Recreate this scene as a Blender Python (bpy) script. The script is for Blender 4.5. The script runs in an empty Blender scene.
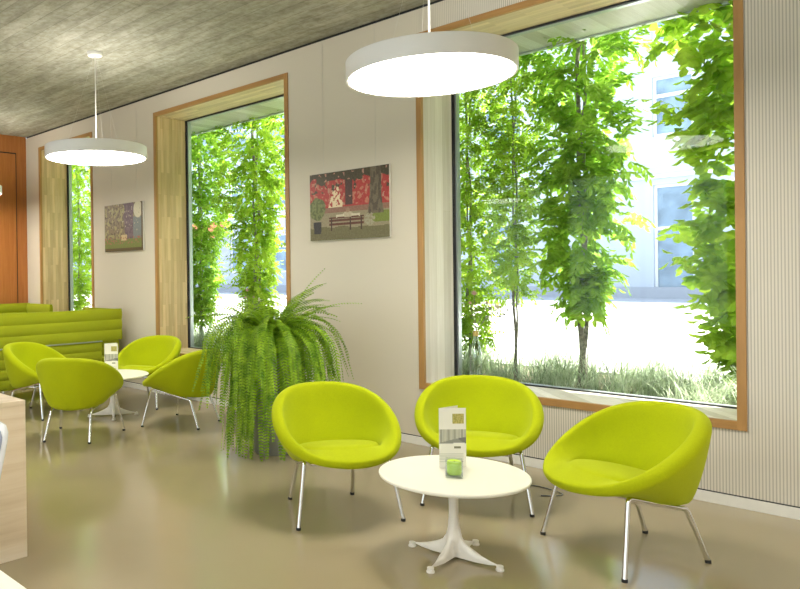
import bpy, bmesh, math, random
from mathutils import Vector, Matrix, noise
R = math.radians
PI = math.pi
C = bpy.context.scene.collection

# ------------------------------------------------------------------ materials
def new_mat(name):
    m = bpy.data.materials.new(name); m.use_nodes = True
    nt = m.node_tree; nt.nodes.clear()
    out = nt.nodes.new('ShaderNodeOutputMaterial')
    return m, nt, out

def N(nt, t, **kw):
    n = nt.nodes.new(t)
    for k, v in kw.items():
        if k.startswith('_'): setattr(n, k[1:], v)
        else: n.inputs[k.replace('__', ' ')].default_value = v
    return n

def L(nt, a, ao, b, bi): nt.links.new(a.outputs[ao], b.inputs[bi])

def ramp(nt, stops, interp='LINEAR'):
    r = nt.nodes.new('ShaderNodeValToRGB'); r.color_ramp.interpolation = interp
    e = r.color_ramp.elements
    while len(e) < len(stops): e.new(0.5)
    for i, (p, c) in enumerate(stops): e[i].position = p; e[i].color = (*c, 1)
    return r

def simple(name, col, rough=0.5, metal=0.0, spec=0.5, noise_amt=0.0, noise_scale=20, bump=0.0, coat=0.0, sheen=0.0):
    m, nt, out = new_mat(name)
    b = N(nt, 'ShaderNodeBsdfPrincipled', Roughness=rough, Metallic=metal)
    b.inputs['Specular IOR Level'].default_value = spec
    b.inputs['Coat Weight'].default_value = coat
    b.inputs['Sheen Weight'].default_value = sheen
    b.inputs['Base Color'].default_value = (*col, 1)
    L(nt, b, 0, out, 0)
    if noise_amt or bump:
        tc = N(nt, 'ShaderNodeTexCoord'); nz = N(nt, 'ShaderNodeTexNoise', Scale=noise_scale, Detail=4.0)
        L(nt, tc, 'Object', nz, 'Vector')
        if noise_amt:
            lo = tuple(c*(1-noise_amt) for c in col); hi = tuple(min(1, c*(1+noise_amt)) for c in col)
            r = ramp(nt, [(0.3, lo), (0.7, hi)]); L(nt, nz, 'Fac', r, 0); L(nt, r, 0, b, 'Base Color')
        if bump:
            bp = N(nt, 'ShaderNodeBump', Strength=bump, Distance=0.002); L(nt, nz, 'Fac', bp, 'Height'); L(nt, bp, 0, b, 'Normal')
    return m

def fabric(name, col, dark):
    m, nt, out = new_mat(name)
    b = N(nt, 'ShaderNodeBsdfPrincipled', Roughness=0.92)
    b.inputs['Specular IOR Level'].default_value = 0.12
    b.inputs['Sheen Weight'].default_value = 0.18
    b.inputs['Sheen Roughness'].default_value = 0.5
    b.inputs['Sheen Tint'].default_value = (0.8, 0.9, 0.25, 1)
    tc = N(nt, 'ShaderNodeTexCoord'); nz = N(nt, 'ShaderNodeTexNoise', Scale=260.0, Detail=3.0)
    L(nt, tc, 'Object', nz, 'Vector')
    r = ramp(nt, [(0.3, dark), (0.7, col)]); L(nt, nz, 'Fac', r, 0); L(nt, r, 0, b, 'Base Color')
    bp = N(nt, 'ShaderNodeBump', Strength=0.25, Distance=0.001); L(nt, nz, 'Fac', bp, 'Height'); L(nt, bp, 0, b, 'Normal')
    L(nt, b, 0, out, 0)
    return m

def leaf_mat(name, c1, c2, trans=0.5, scale=9):
    m, nt, out = new_mat(name)
    tc = N(nt, 'ShaderNodeTexCoord'); nz = N(nt, 'ShaderNodeTexNoise', Scale=float(scale), Detail=2.0)
    L(nt, tc, 'Object', nz, 'Vector')
    r = ramp(nt, [(0.35, c1), (0.65, c2)]); L(nt, nz, 'Fac', r, 0)
    b = N(nt, 'ShaderNodeBsdfPrincipled', Roughness=0.5); b.inputs['Specular IOR Level'].default_value = 0.3
    t = N(nt, 'ShaderNodeBsdfTranslucent'); mx = N(nt, 'ShaderNodeMixShader'); mx.inputs[0].default_value = trans
    L(nt, r, 0, b, 'Base Color'); L(nt, r, 0, t, 'Color'); L(nt, b, 0, mx, 1); L(nt, t, 0, mx, 2); L(nt, mx, 0, out, 0)
    return m

def wood(name, c1, c2, c3, axis='Z', stave=None, rough=0.45, gscale=6.0):
    """grain running along the axis; optional stave = (length, width) glued-strip pattern"""
    m, nt, out = new_mat(name)
    b = N(nt, 'ShaderNodeBsdfPrincipled', Roughness=rough); b.inputs['Specular IOR Level'].default_value = 0.35
    g = N(nt, 'ShaderNodeNewGeometry'); mp = N(nt, 'ShaderNodeMapping')
    L(nt, g, 'Position', mp, 'Vector')
    s = [14.0, 14.0, 14.0]; s['XYZ'.index(axis)] = 0.9
    mp.inputs['Scale'].default_value = s
    nz = N(nt, 'ShaderNodeTexNoise', Scale=gscale/3, Detail=6.0, Roughness=0.6, Distortion=0.6); L(nt, mp, 0, nz, 'Vector')
    r = ramp(nt, [(0.25, c1), (0.5, c2), (0.75, c3)]); L(nt, nz, 'Fac', r, 0)
    col = r
    if stave:
        sx = N(nt, 'ShaderNodeSeparateXYZ'); L(nt, g, 'Position', sx, 0)
        cb = N(nt, 'ShaderNodeCombineXYZ')
        ad = N(nt, 'ShaderNodeMath', _operation='ADD')
        o = [a for a in 'XYZ' if a != axis]
        L(nt, sx, o[0], ad, 0); L(nt, sx, o[1], ad, 1)
        L(nt, sx, axis, cb, 0); L(nt, ad, 0, cb, 1)
        br = N(nt, 'ShaderNodeTexBrick', Scale=1.0)
        br.inputs['Mortar Size'].default_value = 0.0006; br.inputs['Brick Width'].default_value = stave[0]; br.inputs['Row Height'].default_value = stave[1]
        br.inputs['Color1'].default_value = (0.72, 0.70, 0.66, 1); br.inputs['Color2'].default_value = (1.0, 1.0, 1.0, 1); br.inputs['Mortar'].default_value = (0.6, 0.55, 0.45, 1)
        L(nt, cb, 0, br, 'Vector')
        mx = N(nt, 'ShaderNodeMix', _data_type='RGBA', _blend_type='MULTIPLY'); mx.inputs[0].default_value = 1.0
        L(nt, r, 0, mx, 6); L(nt, br, 'Color', mx, 7)
        nt.links.new(mx.outputs[2], b.inputs['Base Color'])
    else:
        L(nt, r, 0, b, 'Base Color')
    L(nt, b, 0, out, 0)
    return m

def print_mat(name, rough=0.45):
    m, nt, out = new_mat(name)
    b = N(nt, 'ShaderNodeBsdfPrincipled', Roughness=rough)
    a = N(nt, 'ShaderNodeVertexColor', _layer_name='print'); L(nt, a, 'Color', b, 'Base Color'); L(nt, b, 0, out, 0)
    return m

def emit(name, col, s):
    m, nt, out = new_mat(name)
    e = N(nt, 'ShaderNodeEmission', Strength=s); e.inputs[0].default_value = (*col, 1); L(nt, e, 0, out, 0)
    return m

def glass_pane(name, tint=(0.97, 0.99, 0.98), refl=1.0):
    m, nt, out = new_mat(name)
    t = N(nt, 'ShaderNodeBsdfTransparent'); t.inputs[0].default_value = (*tint, 1)
    g = N(nt, 'ShaderNodeBsdfGlossy', Roughness=0.0)
    lw = N(nt, 'ShaderNodeLayerWeight', Blend=0.5); mx = N(nt, 'ShaderNodeMixShader')
    pw = N(nt, 'ShaderNodeMath', _operation='POWER'); pw.inputs[1].default_value = 5.0; L(nt, lw, 'Facing', pw, 0)
    ml = N(nt, 'ShaderNodeMath', _operation='MULTIPLY_ADD'); ml.inputs[1].default_value = 0.96*refl; ml.inputs[2].default_value = 0.04*refl; ml.use_clamp = True; L(nt, pw, 0, ml, 0)
    L(nt, ml, 0, mx, 0); L(nt, t, 0, mx, 1); L(nt, g, 0, mx, 2); L(nt, mx, 0, out, 0)
    return m

M = {}
M['lime'] = fabric('lime_wool', (0.450, 0.515, 0.006), (0.375, 0.43, 0.004))
M['sofa'] = fabric('sofa_wool', (0.345, 0.385, 0.018), (0.28, 0.32, 0.012))
M['chrome'] = simple('chrome', (0.80, 0.80, 0.81), 0.15, 1.0)
M['rubber'] = simple('black_rubber', (0.015, 0.015, 0.015), 0.6)
M['white_lacquer'] = simple('white_lacquer', (0.86, 0.84, 0.74), 0.35)
M['white_cast'] = simple('white_cast', (0.83, 0.80, 0.74), 0.3, noise_amt=0.02)
M['white'] = simple('white_paint', (0.80, 0.79, 0.75), 0.5, noise_amt=0.02)
M['lamp_white'] = simple('lamp_white', (0.86, 0.85, 0.83), 0.45)
M['diffuser'] = emit('lamp_diffuser', (1.0, 0.94, 0.83), 12.5)
M['uplight'] = emit('lamp_uplight', (1.0, 0.94, 0.83), 5.0)
M['wire'] = simple('steel_wire', (0.62, 0.60, 0.55), 0.35, 0.6)
M['plain'] = simple('painted_wall', (0.66, 0.61, 0.52), 0.8, noise_amt=0.02)
M['black'] = simple('black_seal', (0.012, 0.013, 0.016), 0.5)
M['alu'] = simple('grey_aluminium', (0.50, 0.53, 0.55), 0.35, 0.7)
M['glass'] = glass_pane('window_glass', refl=0.25)
M['vase_glass'] = glass_pane('vase_glass', (0.90, 0.93, 0.92), 2.0)
M['oak'] = wood('orange_oak', (0.36, 0.190, 0.065), (0.42, 0.230, 0.080), (0.48, 0.27, 0.10), 'Z')
M['oak_x'] = wood('orange_oak_x', (0.36, 0.190, 0.065), (0.42, 0.230, 0.080), (0.48, 0.27, 0.10), 'X')
M['ash'] = wood('ash_staves', (0.62, 0.44, 0.22), (0.74, 0.55, 0.31), (0.82, 0.64, 0.39), 'Z', (0.55, 0.045))
M['ash_x'] = wood('ash_staves_x', (0.70, 0.55, 0.33), (0.78, 0.63, 0.40), (0.86, 0.72, 0.48), 'X', (0.55, 0.045))
M['pale'] = wood('ash_daylit', (0.74, 0.68, 0.60), (0.80, 0.75, 0.68), (0.86, 0.82, 0.76), 'Z', (4.0, 0.11))  # ash of the large window, with the daylight on it painted into the colour
M['counter'] = wood('counter_ash', (0.66, 0.52, 0.35), (0.78, 0.65, 0.48), (0.86, 0.75, 0.60), 'Y', gscale=3.0)
M['panel'] = wood('red_beech', (0.36, 0.125, 0.030), (0.42, 0.155, 0.040), (0.48, 0.19, 0.05), 'Z', rough=0.35)
M['soffit'] = wood('soffit_board', (0.70, 0.68, 0.63), (0.78, 0.765, 0.73), (0.86, 0.85, 0.82), 'Y', (4.0, 0.14))
M['bark'] = simple('bark', (0.27, 0.24, 0.21), 0.9, noise_amt=0.5, noise_scale=40, bump=0.6)
M['fern'] = leaf_mat('fern_leaf', (0.120, 0.270, 0.012), (0.400, 0.620, 0.035), 0.35, 14)
M['fern_stem'] = simple('fern_stem', (0.20, 0.26, 0.05), 0.6)
M['leaf_a'] = leaf_mat('vine_leaf', (0.20, 0.38, 0.035), (0.46, 0.68, 0.08), 0.60)
M['leaf_b'] = leaf_mat('vine_leaf_yellow', (0.26, 0.43, 0.030), (0.56, 0.74, 0.08), 0.60, 5)
M['grass'] = leaf_mat('grass_blade', (0.28, 0.38, 0.20), (0.74, 0.80, 0.62), 0.4, 14)
M['soil'] = simple('soil', (0.16, 0.13, 0.09), 0.95, noise_amt=0.4, noise_scale=30, bump=0.5)
M['planter'] = simple('grey_planter', (0.28, 0.28, 0.26), 0.4, noise_amt=0.05)
M['paving'] = simple('pale_paving', (0.60, 0.59, 0.57), 0.9, noise_amt=0.06, noise_scale=3)
M['shaded_asphalt'] = simple('shaded_asphalt', (0.27, 0.30, 0.37), 0.9, noise_amt=0.1, noise_scale=8)  # asphalt with the building's bluish shade put into its colour
M['kerb'] = simple('kerb_stone', (0.30, 0.30, 0.31), 0.9, noise_amt=0.1)
M['render'] = simple('facade_render', (0.37, 0.42, 0.52), 0.9, noise_amt=0.02, noise_scale=2)
M['plinth'] = simple('facade_plinth', (0.28, 0.31, 0.38), 0.8, noise_amt=0.08)
M['fwhite'] = simple('facade_white', (0.60, 0.63, 0.68), 0.6)
M['fglass'] = simple('far_glass', (0.16, 0.24, 0.34), 0.15, spec=0.5, noise_amt=0.35, noise_scale=1.5)
M['awning'] = simple('awning_red', (0.70, 0.20, 0.10), 0.8)
M['gold'] = simple('gold_label', (0.50, 0.38, 0.12), 0.4, 0.3)
M['petal'] = simple('dry_petal', (0.62, 0.42, 0.36), 0.8, noise_amt=0.2)
M['petal_w'] = simple('white_petal', (0.75, 0.72, 0.55), 0.8, noise_amt=0.15)
M['twig'] = simple('twig', (0.22, 0.20, 0.14), 0.9)
M['dryleaf'] = simple('dry_leaf', (0.20, 0.22, 0.16), 0.8, noise_amt=0.2)
M['candle'] = simple('green_candle', (0.50, 0.74, 0.02), 0.35)
M['print'] = print_mat('printed_surface')
M['cable'] = simple('grey_cable', (0.25, 0.25, 0.24), 0.5)
M['shell'] = simple('white_shell', (0.86, 0.87, 0.90), 0.25)
M['seatpad'] = simple('blue_grey_pad', (0.42, 0.48, 0.62), 0.8, noise_amt=0.05, noise_scale=60)

def ribbed():
    m, nt, out = new_mat('ribbed_wall_panel')
    g = N(nt, 'ShaderNodeNewGeometry'); sx = N(nt, 'ShaderNodeSeparateXYZ'); L(nt, g, 'Position', sx, 0)
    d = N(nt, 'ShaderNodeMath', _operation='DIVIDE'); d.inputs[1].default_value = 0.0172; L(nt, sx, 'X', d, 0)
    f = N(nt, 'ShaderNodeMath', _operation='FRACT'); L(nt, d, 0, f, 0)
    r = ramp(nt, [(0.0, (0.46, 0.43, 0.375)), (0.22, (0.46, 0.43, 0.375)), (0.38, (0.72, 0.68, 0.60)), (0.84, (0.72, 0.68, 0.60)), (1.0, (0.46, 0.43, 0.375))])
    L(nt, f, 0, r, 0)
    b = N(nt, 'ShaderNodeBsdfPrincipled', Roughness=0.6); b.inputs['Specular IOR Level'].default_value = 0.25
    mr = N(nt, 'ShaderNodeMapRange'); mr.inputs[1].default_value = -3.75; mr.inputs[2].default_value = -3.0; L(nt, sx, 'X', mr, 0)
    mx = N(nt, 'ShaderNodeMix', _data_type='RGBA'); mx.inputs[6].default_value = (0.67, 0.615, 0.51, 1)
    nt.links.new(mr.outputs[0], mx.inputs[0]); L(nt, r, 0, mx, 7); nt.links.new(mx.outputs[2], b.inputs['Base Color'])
    bw = N(nt, 'ShaderNodeRGBToBW'); L(nt, r, 0, bw, 0)
    bp = N(nt, 'ShaderNodeBump', Strength=0.15, Distance=0.003); L(nt, bw, 0, bp, 'Height'); L(nt, bp, 0, b, 'Normal')
    L(nt, b, 0, out, 0)
    return m
M['ribbed'] = ribbed()

def concrete():
    m, nt, out = new_mat('board_marked_concrete')
    g = N(nt, 'ShaderNodeNewGeometry')
    br = N(nt, 'ShaderNodeTexBrick', Scale=1.0)
    br.inputs['Brick Width'].default_value = 3.4; br.inputs['Row Height'].default_value = 0.165; br.inputs['Mortar Size'].default_value = 0.004
    br.inputs['Color1'].default_value = (0.80, 0.80, 0.80, 1); br.inputs['Color2'].default_value = (1, 1, 1, 1); br.inputs['Mortar'].default_value = (0.62, 0.62, 0.6, 1)
    L(nt, g, 'Position', br, 'Vector')
    mp = N(nt, 'ShaderNodeMapping'); mp.inputs['Scale'].default_value = (0.9, 3.2, 1.0); L(nt, g, 'Position', mp, 0)
    n1 = N(nt, 'ShaderNodeTexNoise', Scale=2.2, Detail=9.0, Roughness=0.68, Distortion=0.4); L(nt, mp, 0, n1, 'Vector')
    r1 = ramp(nt, [(0.30, (0.300, 0.295, 0.235)), (0.5, (0.430, 0.430, 0.360)), (0.70, (0.600, 0.605, 0.540))]); L(nt, n1, 'Fac', r1, 0)
    n2 = N(nt, 'ShaderNodeTexNoise', Scale=14.0, Detail=6.0, Roughness=0.7); L(nt, g, 'Position', n2, 'Vector')
    r2 = ramp(nt, [(0.35, (0.74, 0.72, 0.64)), (0.60, (1.0, 1.0, 1.0))]); L(nt, n2, 'Fac', r2, 0)
    m1 = N(nt, 'ShaderNodeMix', _data_type='RGBA', _blend_type='MULTIPLY'); m1.inputs[0].default_value = 1
    L(nt, r1, 0, m1, 6); L(nt, br, 'Color', m1, 7)
    m2 = N(nt, 'ShaderNodeMix', _data_type='RGBA', _blend_type='MULTIPLY'); m2.inputs[0].default_value = 1
    nt.links.new(m1.outputs[2], m2.inputs[6]); L(nt, r2, 0, m2, 7)
    b = N(nt, 'ShaderNodeBsdfPrincipled', Roughness=0.85); nt.links.new(m2.outputs[2], b.inputs['Base Color'])
    bp = N(nt, 'ShaderNodeBump', Strength=0.4, Distance=0.006); L(nt, n1, 'Fac', bp, 'Height'); L(nt, bp, 0, b, 'Normal')
    L(nt, b, 0, out, 0)
    return m
M['concrete'] = concrete()

def floor_mat():
    m, nt, out = new_mat('polished_resin_floor')
    g = N(nt, 'ShaderNodeNewGeometry')
    n1 = N(nt, 'ShaderNodeTexNoise', Scale=0.9, Detail=3.0); L(nt, g, 'Position', n1, 'Vector')
    r1 = ramp(nt, [(0.3, (0.355, 0.295, 0.185)), (0.7, (0.395, 0.332, 0.218))]); L(nt, n1, 'Fac', r1, 0)
    b = N(nt, 'ShaderNodeBsdfPrincipled', Roughness=0.16); b.inputs['Specular IOR Level'].default_value = 0.75
    L(nt, r1, 0, b, 'Base Color')
    n2 = N(nt, 'ShaderNodeTexNoise', Scale=3.0, Detail=5.0); L(nt, g, 'Position', n2, 'Vector')
    r2 = ramp(nt, [(0.3, (0.10,)*3), (0.7, (0.17,)*3)]); L(nt, n2, 'Fac', r2, 0); L(nt, r2, 0, b, 'Roughness')
    bp = N(nt, 'ShaderNodeBump', Strength=0.03, Distance=0.01); L(nt, n2, 'Fac', bp, 'Height'); L(nt, bp, 0, b, 'Normal')
    L(nt, b, 0, out, 0)
    return m
M['floor'] = floor_mat()

# ------------------------------------------------------------------ mesh helpers
def link(name, me, mat, parent=None, smooth=False):
    o = bpy.data.objects.new(name, me); C.objects.link(o)
    if mat: me.materials.append(mat)
    if smooth:
        for p in me.polygons: p.use_smooth = True
    if parent: o.parent = parent
    return o

def obj(name, bm, mat, parent=None, smooth=False, sharp=None):
    me = bpy.data.meshes.new(name)
    bmesh.ops.recalc_face_normals(bm, faces=bm.faces)
    bm.to_mesh(me); bm.free()
    if sharp is not None: me.set_sharp_from_angle(angle=R(sharp))
    return link(name, me, mat, parent, smooth)

def pydata(name, vs, fs, mat, parent=None, smooth=False):
    me = bpy.data.meshes.new(name); me.from_pydata(vs, [], fs); me.update()
    return link(name, me, mat, parent, smooth)

def tag(o, label, cat, group=None, kind=None):
    o['label'] = label; o['category'] = cat
    if group: o['group'] = group
    if kind: o['kind'] = kind
    return o

def struct(o): o['kind'] = 'structure'; return o

def thing(name, label, cat, loc=(0, 0, 0), rz=0.0, group=None):
    o = bpy.data.objects.new(name, None); C.objects.link(o)
    o.empty_display_size = 0.1
    o.location = loc; o.rotation_euler = (0, 0, rz)
    return tag(o, label, cat, group)

def box(bm, x0, x1, y0, y1, z0, z1, bev=0.0, seg=2):
    r = bmesh.ops.create_cube(bm, size=1.0)
    for v in r['verts']:
        v.co = Vector(((x0+x1)/2+v.co.x*(x1-x0), (y0+y1)/2+v.co.y*(y1-y0), (z0+z1)/2+v.co.z*(z1-z0)))
    if bev:
        es = list({e for v in r['verts'] for e in v.link_edges})
        bmesh.ops.bevel(bm, geom=es, offset=bev, segments=seg, affect='EDGES', profile=0.7)
    return bm

def boxes(*bs, bev=0.0):
    bm = bmesh.new()
    for b in bs: box(bm, *b, bev=bev)
    return bm

def tube(bm, pts, rad, n=10, cap=True):
    pts = [Vector(p) for p in pts]
    rs = rad if isinstance(rad, (list, tuple)) else [rad]*len(pts)
    rings = []
    up = None
    for i, p in enumerate(pts):
        if i == 0: t = pts[1]-p
        elif i == len(pts)-1: t = p-pts[i-1]
        else: t = (pts[i+1]-p).normalized()+(p-pts[i-1]).normalized()
        t.normalize()
        if up is None:
            up = Vector((0, 0, 1)) if abs(t.z) < 0.9 else Vector((1, 0, 0))
        a = (up-t*up.dot(t)).normalized(); b = t.cross(a); up = a
        rings.append([bm.verts.new(p+(a*math.cos(2*PI*k/n)+b*math.sin(2*PI*k/n))*rs[i]) for k in range(n)])
    for i in range(len(rings)-1):
        for k in range(n):
            bm.faces.new((rings[i][k], rings[i][(k+1) % n], rings[i+1][(k+1) % n], rings[i+1][k]))
    if cap: bm.faces.new(rings[0][::-1]); bm.faces.new(rings[-1])
    return bm

def round_path(pts, r=0.03, n=5):
    pts = [Vector(p) for p in pts]; out = [pts[0]]
    for i in range(1, len(pts)-1):
        a = (pts[i-1]-pts[i]).normalized(); b = (pts[i+1]-pts[i]).normalized()
        p0 = pts[i]+a*r; p2 = pts[i]+b*r
        for k in range(n+1):
            t = k/n; out.append(p0*(1-t)**2+pts[i]*2*t*(1-t)+p2*t*t)
    out.append(pts[-1]); return out

def lathe(bm, prof, n=48, c=(0, 0)):
    rings = []
    for r, z in prof:
        if r < 1e-6: rings.append([bm.verts.new((c[0], c[1], z))])
        else: rings.append([bm.verts.new((c[0]+r*math.cos(2*PI*k/n), c[1]+r*math.sin(2*PI*k/n), z)) for k in range(n)])
    for a, b in zip(rings, rings[1:]):
        for k in range(n):
            if len(a) == 1 and len(b) == 1: continue
            if len(a) == 1: bm.faces.new((a[0], b[(k+1) % n], b[k]))
            elif len(b) == 1: bm.faces.new((a[k], a[(k+1) % n], b[0]))
            else: bm.faces.new((a[k], a[(k+1) % n], b[(k+1) % n], b[k]))
    return bm

def copy_tree(o, parent=None):
    c = o.copy(); C.objects.link(c)
    if parent: c.parent = parent
    for ch in list(o.children): copy_tree(ch, c)
    return c

def smoothstep(a, b, x):
    t = max(0, min(1, (x-a)/(b-a))); return t*t*(3-2*t)

# ------------------------------------------------------------------ room numbers
HC = 3.722            # ceiling
ZT, ZB = 3.4917, 0.4763
ZTI, ZBI = 3.4423, 0.5297
LB = -11.14           # back wall
XR = 3.4
YF = -9.0
RV = 0.47
WIN = [(-10.683, -9.0425), (-7.538, -5.179), (-3.653, -1.294)]

# floor, ceiling, walls
struct(obj('floor', boxes((LB-0.2, XR+0.2, YF, 0.3, -0.12, 0.0)), M['floor']))
struct(obj('ceiling', boxes((LB-0.2, XR+0.2, YF, 0.02, HC, HC+0.3)), M['concrete']))
bs = []
xs = [LB-0.2]
for a, b in WIN: xs += [a, b]
xs += [XR+0.2]
for i in range(0, len(xs), 2): bs.append((xs[i], xs[i+1], 0.0, 0.42, 0.0, HC-0.025))
for a, b in WIN:
    bs.append((a, b, 0.0, 0.42, 0.0, ZB)); bs.append((a, b, 0.0, 0.42, ZT, HC-0.025))
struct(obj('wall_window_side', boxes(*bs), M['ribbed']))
struct(obj('trim_1', boxes((LB, XR, 0.012, 0.3, HC-0.026, HC)), M['black']))          # shadow gap below the ceiling
# back wall in red beech with a tall flush door
struct(obj('wall_back', boxes((LB-0.2, LB, YF, 0.0, 0, HC)), M['panel']))
dr = struct(obj('door_1', boxes((LB-0.001, LB+0.022, -1.55, -0.19, 0.01, 3.43), bev=0.004), M['panel']))
bm = bmesh.new(); tube(bm, round_path([(LB+0.03, -1.45, 1.02), (LB+0.075, -1.45, 1.02), (LB+0.075, -1.32, 1.02)], 0.015), 0.009)
obj('door_handle', bm, M['chrome'], dr, True)
struct(obj('trim_2', boxes((LB+0.0005, LB+0.004, -1.57, -1.55, 0.0, 3.45), (LB+0.0005, LB+0.004, -0.19, -0.17, 0.0, 3.45), (LB+0.0005, LB+0.004, -1.57, -0.17, 3.43, 3.45)), M['black']))
rb = [(LB-0.2, XR+0.2, YF-0.2, YF, 0, 0.35), (LB-0.2, XR+0.2, YF-0.2, YF, 3.4, HC)]
gx = [(-10.4+3.45*k_, -10.4+3.45*k_+2.95) for k_ in range(4)]  # rear glazing added out of view to let in fill daylight
px_ = LB-0.2
for n_, (a, b) in enumerate(gx):
    rb.append((px_, a, YF-0.2, YF, 0.35, 3.4)); px_ = b
    w = struct(obj('window_%d' % (n_+4), boxes((a, a+0.05, YF-0.15, YF-0.05, 0.35, 3.4), (b-0.05, b, YF-0.15, YF-0.05, 0.35, 3.4), (a+0.05, b-0.05, YF-0.15, YF-0.05, 0.35, 0.40), (a+0.05, b-0.05, YF-0.15, YF-0.05, 3.35, 3.4), ((a+b)/2-0.03, (a+b)/2+0.03, YF-0.15, YF-0.05, 0.40, 3.35)), M['alu']))
    obj('glass', boxes((a+0.05, (a+b)/2-0.03, YF-0.105, YF-0.095, 0.40, 3.35), ((a+b)/2+0.03, b-0.05, YF-0.105, YF-0.095, 0.40, 3.35)), M['glass'], w)
rb.append((px_, XR+0.2, YF-0.2, YF, 0.35, 3.4))
struct(obj('wall_rear', boxes(*rb), M['plain']))
struct(obj('wall_right', boxes((XR, XR+0.2, YF, 0.0, 0, HC)), M['plain']))
# baseboards
struct(obj('baseboard_window_side', boxes((LB, XR, -0.014, 0.0, 0.0, 0.066), bev=0.002), M['white']))
struct(obj('trim_3', boxes((LB, XR, -0.003, 0.0, 0.066, 0.0735)), M['black']))  # black strip standing in for the shadow gap above the baseboard

# windows
for i, (a, b) in enumerate(WIN):
    w = struct(bpy.data.objects.new('window_%d' % (i+1), None)); C.objects.link(w); w.location = (a, 0, ZB)
    def wo(name, bm, m):
        o = obj(name, bm, m); o.parent = w; o.location = (-a, 0, -ZB); return o
    f = 0.0515
    jm = M['pale'] if i == 2 else M['ash']  # large window's lining and sill carry daylight as a paler wood colour
    wo('casing', boxes((a, a+f, -0.012, 0.02, ZB, ZT), (b-f, b, -0.012, 0.02, ZB, ZT), bev=0.0015), M['oak'])
    wo('casing', boxes((a+f, b-f, -0.012, 0.02, ZTI, ZT), (a+f, b-f, -0.012, 0.02, ZB, ZBI), bev=0.0015), M['oak_x'])
    wo('lining', boxes((a+0.01, a+f, 0.02, RV, ZBI-0.03, ZTI+0.03), (b-f, b-0.01, 0.02, RV, ZBI-0.03, ZTI+0.03)), jm)
    wo('lining', boxes((a+f, b-f, 0.02, RV, ZTI, ZTI+0.04)), M['ash_x'])
    wo('window_sill', boxes((a+f, b-f, 0.02, RV, ZBI-0.04, ZBI)), M['pale'] if i == 2 else M['ash_x'])
    x0, x1, z0, z1 = a+f, b-f, ZBI, ZTI
    s = 0.02
    wo('seal', boxes((x0, x0+s, RV-0.02, RV, z0, z1), (x1-s, x1, RV-0.02, RV, z0, z1), (x0+s, x1-s, RV-0.02, RV, z1-s*0.7, z1), (x0+s, x1-s, RV-0.02, RV, z0, z0+s*0.5)), M['black'])
    q = 0.035
    wo('window_frame', boxes((x0, x0+q, RV, RV+0.05, z0, z1), (x1-q, x1, RV, RV+0.05, z0, z1), (x0+q, x1-q, RV, RV+0.05, z1-s, z1), (x0+q, x1-q, RV, RV+0.05, z0, z0+s*0.6)), M['alu'])
    wo('glass', boxes((x0+s, x1-s, RV+0.012, RV+0.020, z0+0.01, z1-s*0.7)), M['glass'])

# outside skin, soffit and roof edge
skin = []
for i in range(0, len(xs), 2): skin.append((xs[i], xs[i+1], 0.42, 0.52, -0.1, 3.44))
for a, b in WIN: skin.append((a, b, 0.42 if False else 0.471, 0.52, -0.1, ZBI-0.045))
struct(obj('wall_outer', boxes(*skin), M['render']))
struct(obj('ceiling_soffit', boxes((-16, XR+0.2, 0.475, 1.045, 3.44, 3.50)), M['soffit']))
struct(obj('trim_4', boxes((-16, XR+0.2, 1.045, 1.09, 3.425, 4.4), (-16, XR+0.2, 0.425, 1.045, 3.505, 4.4)), M['alu']))

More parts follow.
